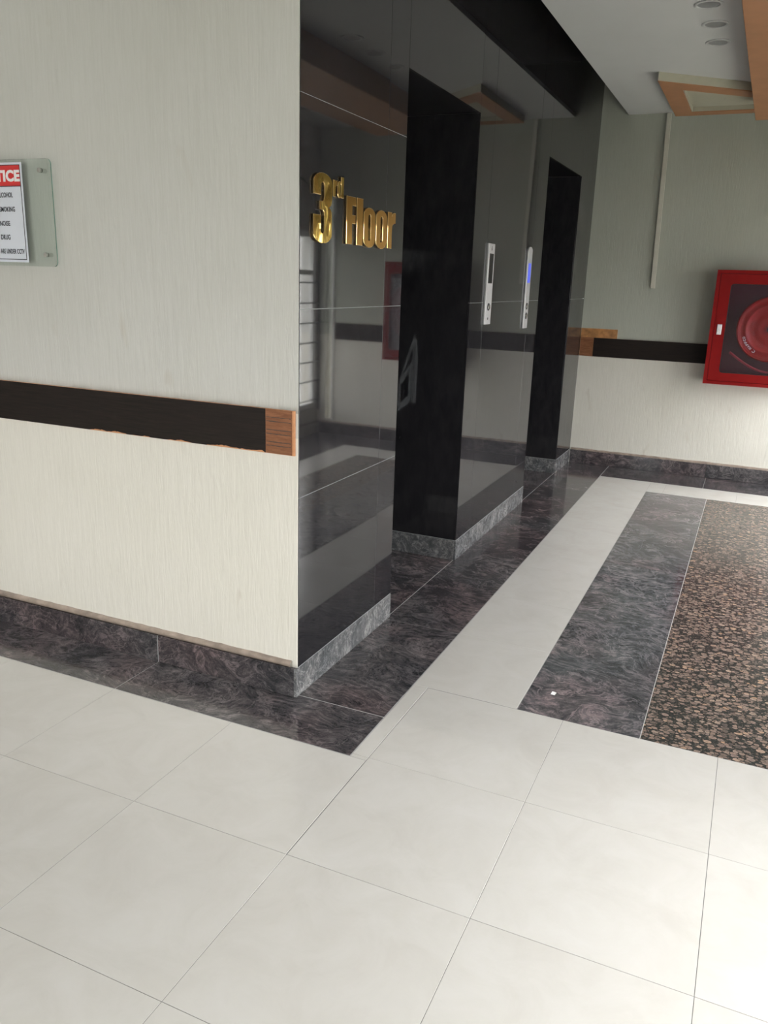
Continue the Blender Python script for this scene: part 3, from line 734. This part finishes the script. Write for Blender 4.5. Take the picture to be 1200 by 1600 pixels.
pbox('pane', (2.875, 2.955, 6.45, 6.454, .17, 2.6), M_pane, w)
pbox('window_frame', (2.855, 2.874, 6.385, 6.3995, .15, 2.62), M_white, w, .001)

# ------------------------------------------------------------------ ceiling pieces
def ring(name, loops_o, loops_i, zb, zt, m, par):
    bm = bmesh.new(); O = [[bm.verts.new((x, y, z)) for x, y in loops_o] for z in (zb, zt)]; I = [[bm.verts.new((x, y, z)) for x, y in loops_i] for z in (zb, zt)]
    for k in range(4):
        j = (k+1) % 4
        bm.faces.new((O[0][k], O[0][j], I[0][j], I[0][k])); bm.faces.new((O[1][k], I[1][k], I[1][j], O[1][j]))
        bm.faces.new((O[0][k], O[1][k], O[1][j], O[0][j])); bm.faces.new((I[0][k], I[0][j], I[1][j], I[1][k]))
    return part(name, bm, m, par)
q = tag(empty('ceiling_box', (1.1, 5.5, CZ)), 'cream ceiling box with orange underside framing a recessed cream panel', 'ceiling feature')
O = [(.797, 4.872), (1.50, 5.45), (1.50, 6.213), (.797, 6.213)]; I = [(.940, 5.205), (1.48, 5.64), (1.48, 6.07), (.940, 6.07)]
ring('box_side', O, [(.812, 4.90), (1.49, 5.46), (1.49, 6.20), (.812, 6.20)], 3.172, CZ-.0005, M_cream, q)
ring('underside_frame', O, I, 3.166, 3.1715, M_orange, q)
ring('recess_side', I, [(.946, 5.217), (1.474, 5.645), (1.474, 6.064), (.946, 6.064)], 3.172, 3.205, M_cream, q)
ring('recess_panel', I, [(1.2, 5.8), (1.21, 5.8), (1.21, 5.81), (1.2, 5.81)], 3.2052, 3.213, M_cream, q)
q = tag(empty('ceiling_beam', (1.9, 3.5, 3.05)), 'wide orange wood ceiling beam in the top right corner', 'ceiling feature')
bm = bmesh.new()
v = [bm.verts.new(p) for z in (3.05, CZ-.0005) for p in ((1.40, 1.0, z), (2.15, 1.0, z), (2.15, 5.87, z), (1.452, 5.87, z))]
for f in ((0, 1, 2, 3), (7, 6, 5, 4), (0, 4, 5, 1), (1, 5, 6, 2), (2, 6, 7, 3), (3, 7, 4, 0)): bm.faces.new([v[i] for i in f])
part('beam_veneer', bm, M_orange, q, bev=.002)
labs = ['round recessed downlight nearest the top edge, farthest from the ceiling box', 'middle one of the three round recessed downlights', 'round recessed downlight closest to the cream ceiling box']
for (x, y), lab in zip(((1.213, 3.44), (1.228, 3.82), (1.225, 4.215)), labs):
    t = tag(empty('downlight', (x, y, CZ)), lab, 'ceiling light', 'recessed downlights')
    bm = bmesh.new(); n = 32; prof = [(.076, 0), (.076, -.004), (.070, -.007), (.058, -.005), (.058, 0)]
    Rg = [[bm.verts.new((x+r*math.cos(k*2*math.pi/n), y+r*math.sin(k*2*math.pi/n), CZ-.0003+z)) for k in range(n)] for r, z in prof]
    for A, B in zip(Rg, Rg[1:]+Rg[:1]):
        for k in range(n): bm.faces.new((A[k], A[(k+1) % n], B[(k+1) % n], B[k]))
    part('trim_ring', bm, M_ring, t, smooth=True)
    bm = bmesh.new(); cyl(bm, (x, y, CZ-.0025), 'z', .0575, .002, 32); part('lamp_lens', bm, M_lamp, t)

# ------------------------------------------------------------------ a small white chip on the grey granite band
bm = bmesh.new(); c = (1.112, 1.425)
P = [(-.010, -.012, .0005), (.008, -.014, .001), (.012, .004, .004), (.004, .014, .001), (-.008, .012, .003)]
top = [bm.verts.new((c[0]+x, c[1]+y, z+.0006)) for x, y, z in P]; bot = [bm.verts.new((c[0]+x, c[1]+y, max(z-.0004, .0001))) for x, y, z in P]
bm.faces.new(top); bm.faces.new(bot[::-1])
for k in range(5): bm.faces.new((top[k], bot[k], bot[(k+1) % 5], top[(k+1) % 5]))
tag(obj('white_chip', bm, M_print), 'tiny white chip lying on the near end of the grey granite band', 'litter')
